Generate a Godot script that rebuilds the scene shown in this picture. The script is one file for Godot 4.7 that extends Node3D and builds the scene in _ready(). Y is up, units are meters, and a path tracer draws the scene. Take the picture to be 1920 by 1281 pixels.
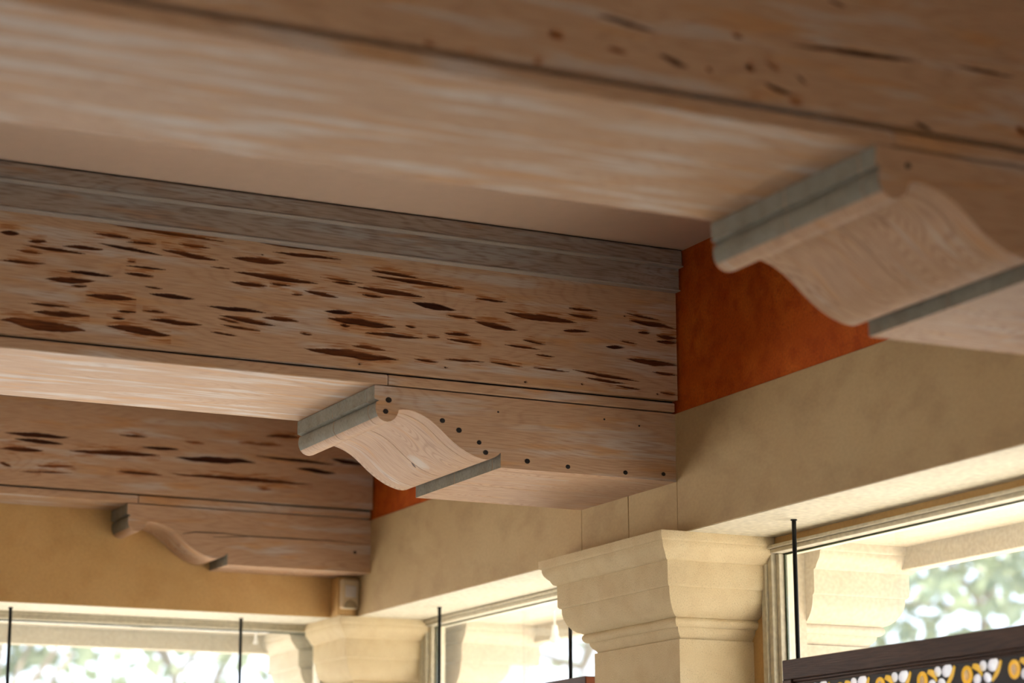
extends Node3D

# ---------------------------------------------------------------- measures (metres)
const SOFFIT := 2.97        # underside of the beams
const CORBEL_LOW := 2.757   # underside of the corbels
const CEIL := 3.472         # plaster ceiling
const HEAD := 2.6           # underside of the stone lintel
const GLASS := 0.345        # distance of the glass from the inner wall face
const BEAM_WIDE := 0.611
const CORBEL_LONG := 0.996
const PLANK_LONG := 2.8
const TW := 2048
const TH := 256

var M := {}
var pk_list := []
var taken := {}


func _ready():
	# ---- camera
	var cam := Camera3D.new()
	cam.name = "camera"
	var yaw := 0.4602
	var pitch := 0.2283
	var roll := -0.0031
	var forward := Vector3(sin(yaw) * cos(pitch), sin(pitch), -cos(yaw) * cos(pitch))
	var right := Vector3(cos(yaw), 0, sin(yaw))
	var up := right.cross(forward)
	cam.basis = Basis(right * cos(roll) + up * sin(roll), up * cos(roll) - right * sin(roll), -forward)
	cam.position = Vector3(-3.4972, 1.6, 8.5367)
	var optics := CameraAttributesPhysical.new()
	optics.frustum_focal_length = 80.48
	optics.frustum_focus_distance = 7.0
	optics.exposure_aperture = 2.0
	optics.frustum_near = 0.05
	optics.frustum_far = 400.0
	cam.attributes = optics
	add_child(cam)
	cam.fov = 16.96
	cam.current = true

	# ---- sky and exposure
	var we := WorldEnvironment.new()
	we.name = "environment"
	var env := Environment.new()
	env.background_mode = Environment.BG_SKY
	var sm := ProceduralSkyMaterial.new()
	sm.sky_top_color = Color(0.62, 0.76, 0.95)
	sm.sky_horizon_color = Color(0.93, 0.96, 1.0)
	sm.ground_bottom_color = Color(0.5, 0.47, 0.42)
	sm.ground_horizon_color = Color(0.85, 0.86, 0.86)
	sm.sky_energy_multiplier = 1.3
	env.sky = Sky.new()
	env.sky.sky_material = sm
	env.tonemap_mode = Environment.TONE_MAPPER_LINEAR
	env.tonemap_exposure = 2.35
	env.sdfgi_enabled = true
	env.ssao_enabled = true
	env.ssil_enabled = true
	we.environment = env
	add_child(we)

	# ---- sun, high over the terrace outside the right wall
	var sun := DirectionalLight3D.new()
	sun.name = "sun"
	sun.light_color = Color(1.0, 0.97, 0.92)
	sun.light_energy = 4.0
	sun.light_angular_distance = 0.6
	sun.shadow_enabled = true
	add_child(sun)
	sun.look_at_from_position(Vector3(2.6, 10.0, 1.6), Vector3.ZERO, Vector3.FORWARD)

	make_materials()
	build_shell()
	build_windows()
	build_pilasters()
	build_beams()
	build_corbels()
	build_fittings()
	build_panels()
	build_outside()


# ================================================================ helpers
func numbered(called: String) -> String:
	var n = taken.get(called, 0)
	taken[called] = n + 1
	return called if n == 0 else "%s_%03d" % [called, n]


func thing(called: String, label: String, category: String, at := Vector3.ZERO, group := "") -> Node3D:
	var o := Node3D.new()
	o.name = numbered(called)
	add_child(o)
	o.position = at
	o.set_meta("label", label)
	o.set_meta("category", category)
	if group:
		o.set_meta("group", group)
	return o


func relabel(o, label: String, group := ""):
	o.set_meta("label", label)
	if group:
		o.set_meta("group", group)


func struct_root(called: String, label: String, category: String) -> Node3D:
	var o := Node3D.new()
	o.name = called
	add_child(o)
	o.set_meta("kind", "structure")
	o.set_meta("label", label)
	o.set_meta("category", category)
	return o


func hang(called: String, mesh: Mesh, m, parent) -> MeshInstance3D:
	var o := MeshInstance3D.new()
	o.name = called
	o.mesh = mesh
	if m:
		o.material_override = m
	parent.add_child(o, true)
	return o


func copy_of(o: Node3D, called: String, at: Vector3) -> Node3D:
	var c = o.duplicate()
	c.name = numbered(called)
	add_child(c)
	c.position = at
	return c


func st_new() -> SurfaceTool:
	var s := SurfaceTool.new()
	s.begin(Mesh.PRIMITIVE_TRIANGLES)
	return s


func tri(s: SurfaceTool, a: Vector3, b: Vector3, c: Vector3, out: Vector3):
	# flat triangle whose front looks towards «out»
	var n := (c - a).cross(b - a)
	if n.length_squared() < 1e-16:
		return
	n = n.normalized()
	if n.dot(out) < 0:
		var t := b
		b = c
		c = t
		n = -n
	for p in [a, b, c]:
		s.set_normal(n)
		s.set_uv(Vector2(p.x, -p.y))
		s.add_vertex(p)


func quad(s: SurfaceTool, a: Vector3, b: Vector3, c: Vector3, d: Vector3, out: Vector3):
	tri(s, a, b, c, out)
	tri(s, a, c, d, out)


func box(s: SurfaceTool, lo: Vector3, hi: Vector3, ch := 0.002):
	# box with chamfered edges
	var mid := (lo + hi) / 2
	var h := (hi - lo) / 2
	ch = minf(ch, minf(h.x, minf(h.y, h.z)) * 0.49)
	var P := {}
	for sx in [-1, 1]:
		for sy in [-1, 1]:
			for sz in [-1, 1]:
				var sg := Vector3(sx, sy, sz)
				for ax in 3:
					var q := Vector3(h.x - ch, h.y - ch, h.z - ch)
					q[ax] = h[ax]
					P[[sx, sy, sz, ax]] = mid + q * sg
				tri(s, P[[sx, sy, sz, 0]], P[[sx, sy, sz, 1]], P[[sx, sy, sz, 2]], sg)
	for sgn in [-1, 1]:
		for ax in 3:
			var o := Vector3.ZERO
			o[ax] = sgn
			var b := (ax + 1) % 3
			var c := (ax + 2) % 3
			var k := []
			for e in [[-1, -1], [1, -1], [1, 1], [-1, 1]]:
				var key := [0, 0, 0, ax]
				key[ax] = sgn
				key[b] = e[0]
				key[c] = e[1]
				k.append(P[key])
			quad(s, k[0], k[1], k[2], k[3], o)
	for ax in 3:
		var b := (ax + 1) % 3
		var c := (ax + 2) % 3
		for sb in [-1, 1]:
			for sc in [-1, 1]:
				var ka := [0, 0, 0, b]
				ka[b] = sb
				ka[c] = sc
				var kb := ka.duplicate()
				kb[3] = c
				var v := []
				for sgn in [-1, 1]:
					ka[ax] = sgn
					kb[ax] = sgn
					v.append(P[ka])
					v.append(P[kb])
				var o := Vector3.ZERO
				o[b] = sb
				o[c] = sc
				quad(s, v[0], v[1], v[3], v[2], o)


func block(called: String, lo: Vector3, hi: Vector3, m, parent, ch := 0.002) -> MeshInstance3D:
	var s := st_new()
	box(s, lo, hi, ch)
	return hang(called, s.commit(), m, parent)


func tube(s: SurfaceTool, pts: Array, radii: Array, sides := 10):
	# round bar through points
	var rings := []
	for i in pts.size():
		var d: Vector3 = (pts[mini(i + 1, pts.size() - 1)] - pts[maxi(i - 1, 0)]).normalized()
		var a := d.cross(Vector3(0.31, 0.2, 0.93)).normalized()
		var b := d.cross(a)
		var ring := []
		for k in sides:
			var t := TAU * k / sides
			ring.append([pts[i] + (a * cos(t) + b * sin(t)) * radii[i], a * cos(t) + b * sin(t)])
		rings.append(ring)
	for i in pts.size() - 1:
		for k in sides:
			var k2 := (k + 1) % sides
			var q := [rings[i][k], rings[i][k2], rings[i + 1][k2], rings[i + 1][k]]
			smooth_quad(s, q)
	for e in [0, pts.size() - 1]:
		var out: Vector3 = pts[e] - pts[1 if e == 0 else e - 1]
		for k in range(1, sides - 1):
			tri(s, rings[e][0][0], rings[e][k][0], rings[e][k + 1][0], out)


func smooth_quad(s: SurfaceTool, q: Array):
	# four [point, normal] (or [point, normal, uv]) corners
	var n: Vector3 = q[0][1] + q[1][1] + q[2][1] + q[3][1]
	for idx in [[0, 1, 2], [0, 2, 3]]:
		var a: Vector3 = q[idx[0]][0]
		var b: Vector3 = q[idx[1]][0]
		var c: Vector3 = q[idx[2]][0]
		var o: Array = idx if (c - a).cross(b - a).dot(n) > 0 else [idx[0], idx[2], idx[1]]
		for j in o:
			s.set_normal(q[j][1])
			s.set_uv(q[j][2] if q[j].size() > 2 else Vector2(q[j][0].x, -q[j][0].y))
			s.add_vertex(q[j][0])


func face_poly(s: SurfaceTool, poly: PackedVector2Array, o: Vector3, u: Vector3, v: Vector3, out: Vector3):
	var t := Geometry2D.triangulate_polygon(poly)
	for i in range(0, t.size(), 3):
		tri(s, o + u * poly[t[i]].x + v * poly[t[i]].y, o + u * poly[t[i + 1]].x + v * poly[t[i + 1]].y, o + u * poly[t[i + 2]].x + v * poly[t[i + 2]].y, out)


func solid_poly(s: SurfaceTool, poly: PackedVector2Array, o: Vector3, u: Vector3, v: Vector3, depth: Vector3):
	# polygon pushed along «depth»
	face_poly(s, poly, o, u, v, -depth)
	face_poly(s, poly, o + depth, u, v, depth)
	var area := 0.0
	for i in poly.size():
		area += poly[i].cross(poly[(i + 1) % poly.size()])
	for i in poly.size():
		var a := poly[i]
		var b := poly[(i + 1) % poly.size()]
		var n2 := Vector2(b.y - a.y, a.x - b.x) * signf(area)
		var pa := o + u * a.x + v * a.y
		var pb := o + u * b.x + v * b.y
		quad(s, pa, pb, pb + depth, pa + depth, u * n2.x + v * n2.y)


# ================================================================ textures and materials
func noise(sd: int, oct := 3) -> FastNoiseLite:
	var n := FastNoiseLite.new()
	n.seed = sd
	n.noise_type = FastNoiseLite.TYPE_SIMPLEX_SMOOTH
	n.frequency = 1.0
	n.fractal_type = FastNoiseLite.FRACTAL_FBM if oct > 1 else FastNoiseLite.FRACTAL_NONE
	n.fractal_octaves = oct
	return n


func pk(x: float, y: float, half_long: float, half_high: float, slope: float, warm: float):
	pk_list.append([x, y, half_long, half_high, slope, warm])


# A wood surface of lm x hm metres: [colour image, relief image, depth of the rot pockets per pixel]
func wood(sd: int, w: int, h: int, lm: float, hm: float, pal: Dictionary, pecks := []) -> Array:
	var na := noise(sd, 2)
	var nf := noise(sd + 1, 2)
	var np := noise(sd + 2, 3)
	var depth := PackedFloat32Array()
	var warm := PackedFloat32Array()
	depth.resize(w * h)
	warm.resize(w * h)
	var stain := PackedFloat32Array()
	stain.resize(w * h)
	for p in pecks:
		var i0 := clampi(int((p[0] - p[2] + lm) / lm * w) - 2, 0, w - 1)
		var i1 := clampi(int((p[0] + p[2] + lm) / lm * w) + 2, 0, w - 1)
		for i in range(i0, i1 + 1):
			var x := (i + 0.5) / w * lm - lm
			var t: float = (x - p[0]) / p[2]
			if absf(t) > 1.0:
				continue
			var wave := na.get_noise_2d(x * 7.0 + p[1] * 90, p[0] * 31.0)
			var mid: float = p[1] + p[4] * (x - p[0]) + wave * p[3] * 0.35
			if p[5] > 0.45:
				var reach: float = p[3] * 2.6 + 0.004
				for j in range(clampi(int((hm - mid - reach) / hm * h), 0, h - 1), clampi(int((hm - mid + reach) / hm * h) + 1, 0, h - 1)):
					var off := absf(hm - (j + 0.5) / h * hm - mid - p[3] * 0.6) / reach
					var v: float = (1.0 - off) * (1.0 - t * t) * (0.35 + 0.5 * p[5])
					stain[j * w + i] = maxf(stain[j * w + i], v)
			var half: float = p[3] * 0.95 * pow(1.0 - pow(absf(t), 1.7), 0.85) * (1.0 + 0.10 * na.get_noise_2d(x * 26.0, p[1] * 200.0))
			var j0 := clampi(int((hm - mid - half) / hm * h), 0, h - 1)
			var j1 := clampi(int((hm - mid + half) / hm * h) + 1, 0, h - 1)
			for j in range(j0, j1 + 1):
				var y := hm - (j + 0.5) / h * hm
				var e := 1.0 - absf(y - mid) / maxf(half, 0.0006)
				if e > 0.0:
					var d := minf(e * 2.2, 1.0) * minf(0.003 + half * 0.9, 0.012)
					if d > depth[j * w + i]:
						depth[j * w + i] = d
						warm[j * w + i] = p[5]
	var rgb := PackedByteArray()
	var bump := PackedByteArray()
	rgb.resize(w * h * 3)
	bump.resize(w * h)
	var c_base: Color = pal.base
	var c_wash: Color = pal.wash
	var c_warm: Color = pal.warm
	var c_line: Color = pal.line
	var rings: float = pal.rings
	var halo: Vector3 = pal.get("halo", Vector3.ZERO)
	for j in h:
		var y := (j + 0.5) / h * hm
		for i in w:
			var x := (i + 0.5) / w * lm
			var low := na.get_noise_2d(x * 0.9, y * 5.0)
			var fib := nf.get_noise_2d(x * 9.0, y * 330.0)
			var pa := np.get_noise_2d(x * 1.5, y * 13.0)
			var pb := np.get_noise_2d(x * 2.2 + 40.0, y * 17.0 + 9.0)
			var r: float = y * rings + low * pal.swirl
			var line := pow(absf(sin(PI * r)), 6.0)
			var c := c_base.lerp(c_wash, clampf((pa - pal.wash_from) * 2.6, 0.0, 1.0) * 0.85)
			c = c.lerp(c_warm, clampf((pb - pal.warm_from) * 2.6, 0.0, 1.0) * 0.8)
			c = c.lerp(c_line, clampf(line * pal.line_mix + fib * pal.fibre, 0.0, 0.8))
			var k := j * w + i
			if stain[k] > 0.0:
				c = c.lerp(Color(0.60, 0.375, 0.205), clampf((stain[k] + fib * 0.9 + pb * 0.6 - 0.32) * 2.5, 0.0, 0.8))
			if halo.z > 0.0:
				var hd := Vector2(x - halo.x, hm - y - halo.y).length() / halo.z
				if hd < 1.0:
					c = c.lerp(Color(0.80, 0.80, 0.80), clampf((1.0 - hd) * 1.1 + fib * 0.7 + pa * 0.4, 0.0, 0.55))
			var dd := depth[k]
			if dd > 0.0:
				var rot := Color(0.25, 0.125, 0.07).lerp(Color(0.58, 0.33, 0.16), clampf(warm[k] + fib * 0.45 - 0.1, 0.0, 1.0))
				c = c.lerp(rot, clampf(dd / 0.0022, 0.0, 1.0))
			rgb[k * 3] = int(clampf(c.r, 0, 1) * 255.0)
			rgb[k * 3 + 1] = int(clampf(c.g, 0, 1) * 255.0)
			rgb[k * 3 + 2] = int(clampf(c.b, 0, 1) * 255.0)
			bump[k] = int(clampf(0.55 + fib * 0.35 - line * 0.2, 0, 1) * 255.0)
	return [Image.create_from_data(w, h, false, Image.FORMAT_RGB8, rgb), Image.create_from_data(w, h, false, Image.FORMAT_L8, bump), depth]


func textured(img: Image, rough: float, relief: Image = null, cm := 0.05) -> StandardMaterial3D:
	var m := StandardMaterial3D.new()
	img.generate_mipmaps()
	m.albedo_texture = ImageTexture.create_from_image(img)
	m.roughness = rough
	m.metallic_specular = 0.35
	if relief:
		m.heightmap_enabled = true
		m.heightmap_texture = ImageTexture.create_from_image(relief)
		m.heightmap_scale = cm
	return m


func world_mapped(m: StandardMaterial3D, scale: Vector3, offset := Vector3.ZERO) -> StandardMaterial3D:
	var c: StandardMaterial3D = m.duplicate()
	c.uv1_triplanar = true
	c.uv1_world_triplanar = true
	c.uv1_triplanar_sharpness = 8.0
	c.uv1_scale = scale
	c.uv1_offset = offset
	return c


# Mineral surface: base colour, blotches of a second and third colour, specks; seamless
func mineral(sd: int, n: int, a: Color, b: Color, c: Color, f_blotch: float, f_grain: float, mix_b: float, mix_c: float, speck := 0.0, grain := 0.16) -> Array:
	var n1 := noise(sd, 4)
	n1.frequency = f_blotch / n
	var n2 := noise(sd + 5, 3)
	n2.frequency = f_grain / n
	var n3 := noise(sd + 9, 4)
	n3.frequency = f_blotch * 2.3 / n
	var i1 := n1.get_seamless_image(n, n)
	var i2 := n2.get_seamless_image(n, n)
	var i3 := n3.get_seamless_image(n, n)
	for im in [i1, i2, i3]:
		im.convert(Image.FORMAT_L8)
	var d1 := i1.get_data()
	var d2 := i2.get_data()
	var d3 := i3.get_data()
	var rgb := PackedByteArray()
	rgb.resize(n * n * 3)
	for k in n * n:
		var g := d2[k] / 255.0
		var col := a.lerp(b, clampf((d1[k] / 255.0 - 0.35) * 1.6, 0, 1) * mix_b)
		col = col.lerp(c, clampf((d3[k] / 255.0 - 0.45) * 2.0, 0, 1) * mix_c)
		var dark := 1.0 + (g - 0.5) * grain
		if g < 0.24:
			dark -= speck * (0.24 - g) * 6.0
		rgb[k * 3] = int(clampf(col.r * dark, 0, 1) * 255.0)
		rgb[k * 3 + 1] = int(clampf(col.g * dark, 0, 1) * 255.0)
		rgb[k * 3 + 2] = int(clampf(col.b * dark, 0, 1) * 255.0)
	return [Image.create_from_data(n, n, false, Image.FORMAT_RGB8, rgb), Image.create_from_data(n, n, false, Image.FORMAT_L8, d2)]


func plain(c: Color, rough := 0.7, metal := 0.0) -> StandardMaterial3D:
	var m := StandardMaterial3D.new()
	m.albedo_color = c
	m.roughness = rough
	m.metallic = metal
	return m


func make_materials():
	# one bleached timber for every beam and corbel; boards differ only in their grain
	var timber := {"base": Color(0.755, 0.63, 0.515), "wash": Color(0.775, 0.735, 0.705), "warm": Color(0.78, 0.60, 0.42), "line": Color(0.60, 0.46, 0.36), "rings": 60.0, "swirl": 7.0, "wash_from": 0.1, "warm_from": 0.24, "line_mix": 0.25, "fibre": 0.6}
	M.peck_data = {}
	for e in [["one", 11, pecks_one(), timber], ["two", 23, pecks_two(), timber], ["three", 37, pecks_three(), timber]]:
		var w := wood(e[1], TW, TH, PLANK_LONG, 0.338, e[3], e[2])
		M["plank_" + e[0]] = textured(w[0], 0.72, w[1], 0.06)
		M.peck_data[e[0]] = w[2]
	var grey := {"base": Color(0.64, 0.59, 0.55), "wash": Color(0.65, 0.64, 0.635), "warm": Color(0.66, 0.50, 0.38), "line": Color(0.49, 0.42, 0.375), "rings": 55.0, "swirl": 9.0, "wash_from": 0.0, "warm_from": 0.36, "line_mix": 0.4, "fibre": 0.8}
	var w := wood(51, 1024, 256, 3.0, 0.75, grey)
	M.crown = world_mapped(textured(w[0], 0.75, w[1], 0.06), Vector3(1 / 3.0, 1 / 0.75, 1 / 0.75))
	w = wood(61, 2048, 512, 3.0, 0.75, timber)
	var base := textured(w[0], 0.7, w[1], 0.06)
	M.board = world_mapped(base, Vector3(1 / 3.0, 1 / 0.75, 1 / 0.75), Vector3(0.0, 0.4, 0.4))
	M.board_far = world_mapped(base, Vector3(1 / 3.0, 1 / 0.75, 1 / 0.75), Vector3(0.0, 0.62, 0.1))
	var flat := timber.duplicate()
	flat.rings = 26.0
	flat.swirl = 8.0
	flat.wash_from = 0.02
	flat.wash = Color(0.81, 0.785, 0.77)
	flat.warm_from = 0.2
	w = wood(71, 2048, 512, 3.0, 0.75, flat)
	base = textured(w[0], 0.62, w[1], 0.05)
	M.soffit = world_mapped(base, Vector3(1 / 3.0, 1 / 0.75, 1 / 0.75), Vector3(0.0, 0.4, 0.4))
	M.soffit_two = world_mapped(base, Vector3(1 / 3.0, 1 / 0.75, 1 / 0.75), Vector3(0.0, 0.1, 0.1))
	var ogee := timber.duplicate()
	ogee.fibre = 0.85
	ogee.swirl = 14.0
	ogee.line_mix = 0.6
	ogee.wash_from = 0.38
	ogee.warm_from = 0.3
	w = wood(83, 1024, 512, 0.9, 0.62, ogee)
	M.curve = textured(w[0], 0.6, w[1], 0.05)
	pk_list = []
	pk(-0.48, 0.29, 0.014, 0.0065, -0.6, 0.0)
	ogee.halo = Vector3(0.42, 0.325, 0.04)
	w = wood(87, 1024, 512, 0.9, 0.62, ogee, pk_list)
	M.curve_knot = textured(w[0], 0.6, w[1], 0.05)
	var en := mineral(91, 256, Color(0.52, 0.515, 0.475), Color(0.57, 0.565, 0.53), Color(0.46, 0.41, 0.35), 3.0, 60.0, 0.6, 0.5, 0.2)
	M.end = world_mapped(textured(en[0], 0.8, en[1], 0.08), Vector3(2, 1.2, 2))
	en = mineral(101, 512, Color(0.82, 0.745, 0.595), Color(0.85, 0.79, 0.65), Color(0.765, 0.67, 0.52), 4.0, 190.0, 0.7, 0.45, 0.12, 0.1)
	M.stone = world_mapped(textured(en[0], 0.85, en[1], 0.12), Vector3(1.1, 1.1, 1.1))
	en = mineral(111, 512, Color(0.73, 0.635, 0.475), Color(0.765, 0.68, 0.52), Color(0.66, 0.56, 0.415), 4.0, 110.0, 0.7, 0.6, 0.0, 0.06)
	M.lintel = world_mapped(textured(en[0], 0.7, en[1], 0.04), Vector3(0.7, 0.7, 0.45))
	en = mineral(121, 512, Color(0.79, 0.645, 0.425), Color(0.82, 0.68, 0.465), Color(0.74, 0.585, 0.37), 4.0, 110.0, 0.7, 0.6, 0.0, 0.06)
	M.tan = world_mapped(textured(en[0], 0.8, en[1], 0.06), Vector3(0.6, 0.6, 0.6))
	en = mineral(131, 1024, Color(0.73, 0.335, 0.06), Color(0.80, 0.42, 0.12), Color(0.63, 0.25, 0.04), 6.0, 110.0, 0.9, 0.8, 0.15)
	M.orange = world_mapped(textured(en[0], 0.8, en[1], 0.06), Vector3(0.8, 0.8, 0.8))
	en = mineral(141, 256, Color(0.875, 0.785, 0.715), Color(0.89, 0.80, 0.73), Color(0.86, 0.765, 0.695), 2.0, 40.0, 0.5, 0.3, 0.0, 0.02)
	M.ceiling = world_mapped(textured(en[0], 0.9), Vector3(0.4, 0.4, 0.4))
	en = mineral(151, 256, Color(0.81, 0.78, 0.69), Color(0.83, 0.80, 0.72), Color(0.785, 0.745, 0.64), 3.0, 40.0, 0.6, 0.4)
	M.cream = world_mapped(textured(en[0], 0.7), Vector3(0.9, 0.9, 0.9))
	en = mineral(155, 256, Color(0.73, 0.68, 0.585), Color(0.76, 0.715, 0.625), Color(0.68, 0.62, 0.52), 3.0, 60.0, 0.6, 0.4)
	M.dimmed_stone = world_mapped(textured(en[0], 0.85), Vector3(0.9, 0.9, 0.9))  # outdoor stone, its colour darkened to hold back the daylight
	var dk := {"base": Color(0.30, 0.205, 0.16), "wash": Color(0.36, 0.26, 0.21), "warm": Color(0.37, 0.235, 0.16), "line": Color(0.20, 0.13, 0.10), "rings": 120.0, "swirl": 6.0, "wash_from": 0.1, "warm_from": 0.25, "line_mix": 0.4, "fibre": 0.8}
	w = wood(161, 512, 256, 1.2, 0.3, dk)
	var dark := textured(w[0], 0.5, w[1], 0.05)
	M.dark = world_mapped(dark, Vector3(1 / 0.3, 1 / 0.3, 1 / 1.2))
	M.dark_end = plain(Color(0.50, 0.25, 0.13), 0.6)
	M.lit_edge_wood = plain(Color(0.68, 0.655, 0.63), 0.6)  # paler tone carries the bright line of light along crown edges
	M.gap = plain(Color(0.05, 0.035, 0.025), 0.9)
	M.peg = plain(Color(0.09, 0.06, 0.045), 0.6)
	M.iron = plain(Color(0.035, 0.035, 0.035), 0.45, 0.6)
	M.gasket = plain(Color(0.25, 0.29, 0.17), 0.6)
	M.sensor = plain(Color(0.80, 0.73, 0.60), 0.5)
	M.lens = plain(Color(0.78, 0.77, 0.76), 0.35)
	M.dome = plain(Color(0.55, 0.48, 0.36), 0.35)
	M.lead = plain(Color(0.075, 0.055, 0.05), 0.6)
	M.milk = plain(Color(0.93, 0.94, 0.97), 0.25)
	M.milk.transparency = BaseMaterial3D.TRANSPARENCY_ALPHA
	M.milk.albedo_color.a = 0.5
	M.milk.backlight_enabled = true
	M.milk.backlight = Color(0.7, 0.7, 0.72)
	M.amber = plain(Color(0.97, 0.90, 0.10), 0.25)
	M.amber.transparency = BaseMaterial3D.TRANSPARENCY_ALPHA
	M.amber.albedo_color.a = 0.74
	M.amber.backlight_enabled = true
	M.amber.backlight = Color(0.8, 0.62, 0.08)
	M.lemon = M.amber.duplicate()
	M.lemon.albedo_color = Color(0.95, 0.92, 0.34, 0.66)
	M.glass = plain(Color(0.93, 0.97, 0.98, 0.12), 0.02)  # whitish alpha puts haze and reflection into the pane colour
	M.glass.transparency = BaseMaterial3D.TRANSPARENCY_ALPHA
	en = mineral(171, 256, Color(0.62, 0.53, 0.45), Color(0.65, 0.56, 0.48), Color(0.58, 0.49, 0.41), 4.0, 40.0, 0.7, 0.5)
	M.floor = world_mapped(textured(en[0], 0.6), Vector3(0.5, 0.5, 0.5))
	en = mineral(181, 256, Color(0.80, 0.77, 0.72), Color(0.83, 0.80, 0.755), Color(0.76, 0.73, 0.68), 4.0, 40.0, 0.7, 0.5)
	M.paving = world_mapped(textured(en[0], 0.9), Vector3(0.3, 0.3, 0.3))
	M.leaf = plain(Color(0.46, 0.51, 0.42), 0.6)
	M.leaf.backlight_enabled = true
	M.leaf.backlight = Color(0.3, 0.35, 0.24)
	M.bark = plain(Color(0.50, 0.46, 0.41), 0.9)
	M.white = plain(Color(0.92, 0.92, 0.90), 0.5)


# ================================================================ the room
func build_shell():
	var f := struct_root("floor", "light stone floor of the room", "floor")
	block("slab", Vector3(-7, -0.2, 0), Vector3(0.0, 0, 9.8), M.floor, f, 0.0)
	var c := struct_root("ceiling", "smooth peach plaster ceiling between the beams", "ceiling")
	block("plaster", Vector3(-7.3, CEIL, -0.8), Vector3(0.8, CEIL + 0.25, 10.1), M.ceiling, c, 0.0)

	# right wall: lintel stones, frieze, piers, low wall
	var wr := struct_root("wall_right", "right wall with cream stone lintel below a burnt orange frieze", "wall")
	block("frieze", Vector3(0.006, 2.968, -0.6), Vector3(0.69, CEIL, 10.1), M.orange, wr, 0.0)
	var joints := [-0.0, 1.989, 2.302, 2.604, 4.42, 4.72, 7.0, 10.1]
	for i in joints.size() - 1:
		block("lintel_block", Vector3(0.0, HEAD, joints[i] + (0.0 if i == 0 else 0.0012)), Vector3(0.69, 2.968, joints[i + 1] - (0.0025 if i == 1 else 0.0004)), M.lintel, wr, 0.0015)
	block("joint_bed", Vector3(0.006, HEAD + 0.002, 0.0), Vector3(0.68, 2.966, 10.0), M.gap, wr, 0.0)
	block("outer_beam", Vector3(0.69, HEAD + 0.004, -0.6), Vector3(0.80, 2.95, 10.1), M.dimmed_stone, wr, 0.0)
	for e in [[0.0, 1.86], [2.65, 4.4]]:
		block("lit_soffit_sheet", Vector3(0.004, HEAD - 0.0015, e[0]), Vector3(0.312, HEAD, e[1]), M.cream, wr, 0.0)  # paler sheet; light from below is put into its cream colour
	block("outer_lining", Vector3(0.38, HEAD - 0.0015, 0.0), Vector3(0.80, HEAD + 0.004, 9.3), M.dimmed_stone, wr, 0.0)
	block("fascia", Vector3(0.80, 2.528, -0.86), Vector3(0.86, 2.95, 10.1), M.dimmed_stone, wr, 0.003)
	block("low_wall", Vector3(0.0, 0.0, 0.0), Vector3(0.69, 0.35, 10.1), M.lintel, wr, 0.004)
	for z in [2.2535, 4.72]:
		block("pier_core", Vector3(0.31, 0.35, z - 0.27), Vector3(0.38, HEAD, z + 0.343), M.tan, wr, 0.0)
		block("outer_pier_core", Vector3(0.38, 0.35, z - 0.27), Vector3(0.48, HEAD, z + 0.31), M.dimmed_stone, wr, 0.0)
	block("added_blind_bay", Vector3(0.02, 0.35, 4.99), Vector3(0.48, HEAD, 9.3), M.lintel, wr, 0.0)  # unseen bay, walled up to keep light off the near beam
	for z in [4.72]:
		block("pier", Vector3(0.046, 0.35, z - 0.27), Vector3(0.31, HEAD, z + 0.27), M.stone, wr, 0.003)
	block("end_pier", Vector3(0.0, 0.35, 9.3), Vector3(0.69, HEAD, 10.1), M.lintel, wr, 0.0)

	# back wall
	var wb := struct_root("wall_back", "tan plastered back wall above the left window", "wall")
	block("plaster", Vector3(-7.3, HEAD, -0.69), Vector3(0.0, CEIL, 0.0), M.tan, wb, 0.002)
	block("corner_block", Vector3(-0.08, HEAD + 0.001, 0.0), Vector3(0.0, 2.754, 0.082), M.tan, wb, 0.002)
	block("outer_beam", Vector3(-7.3, HEAD, -0.80), Vector3(0.80, 2.95, -0.69), M.dimmed_stone, wb, 0.0)
	block("lit_soffit_sheet", Vector3(-2.48, HEAD - 0.0015, -0.29), Vector3(-0.078, HEAD, -0.004), M.cream, wb, 0.0)  # same added sheet, uplight carried by the cream colour
	block("outer_lining", Vector3(-7.3, HEAD - 0.0015, -0.80), Vector3(0.38, HEAD, -0.40), M.dimmed_stone, wb, 0.0)
	block("fascia", Vector3(-7.3, 2.524, -0.86), Vector3(0.80, 2.95, -0.80), M.dimmed_stone, wb, 0.003)
	block("low_wall", Vector3(-7.3, 0.0, -0.69), Vector3(0.69, 0.35, 0.0), M.lintel, wb, 0.004)
	block("pier_core", Vector3(0.06, 0.35, -0.38), Vector3(0.36, HEAD, -0.31), M.tan, wb, 0.0)
	block("pier_core", Vector3(0.31, 0.35, -0.40), Vector3(0.38, HEAD, -0.02), M.tan, wb, 0.0)
	for x in [-2.75, -5.6]:
		block("pier", Vector3(x - 0.27, 0.35, -0.69), Vector3(x + 0.27, HEAD, -0.046), M.stone, wb, 0.003)

	# left wall, and front wall behind the camera
	var wl := struct_root("wall_left", "plastered left wall outside the view", "wall")
	block("plaster", Vector3(-7.3, 2.3, 0.0), Vector3(-7.0, CEIL, 10.1), M.lintel, wl, 0.0)
	for z in [[0.0, 10.1]]:
		block("pier", Vector3(-7.3, 0.0, z[0]), Vector3(-7.0, 2.3, z[1]), M.lintel, wl, 0.0)
	var wf := struct_root("wall_front", "plastered wall behind the viewer with an added opening for light", "wall")
	block("plaster", Vector3(-7.0, 2.2, 9.8), Vector3(0.0, CEIL, 10.1), M.lintel, wf, 0.0)
	for x in [[-7.0, -4.9], [-3.2, 0.0]]:  # gap between these is added to light the beam fronts
		block("plaster", Vector3(x[0], 0.0, 9.8), Vector3(x[1], 2.2, 10.1), M.lintel, wf, 0.0)


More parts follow.
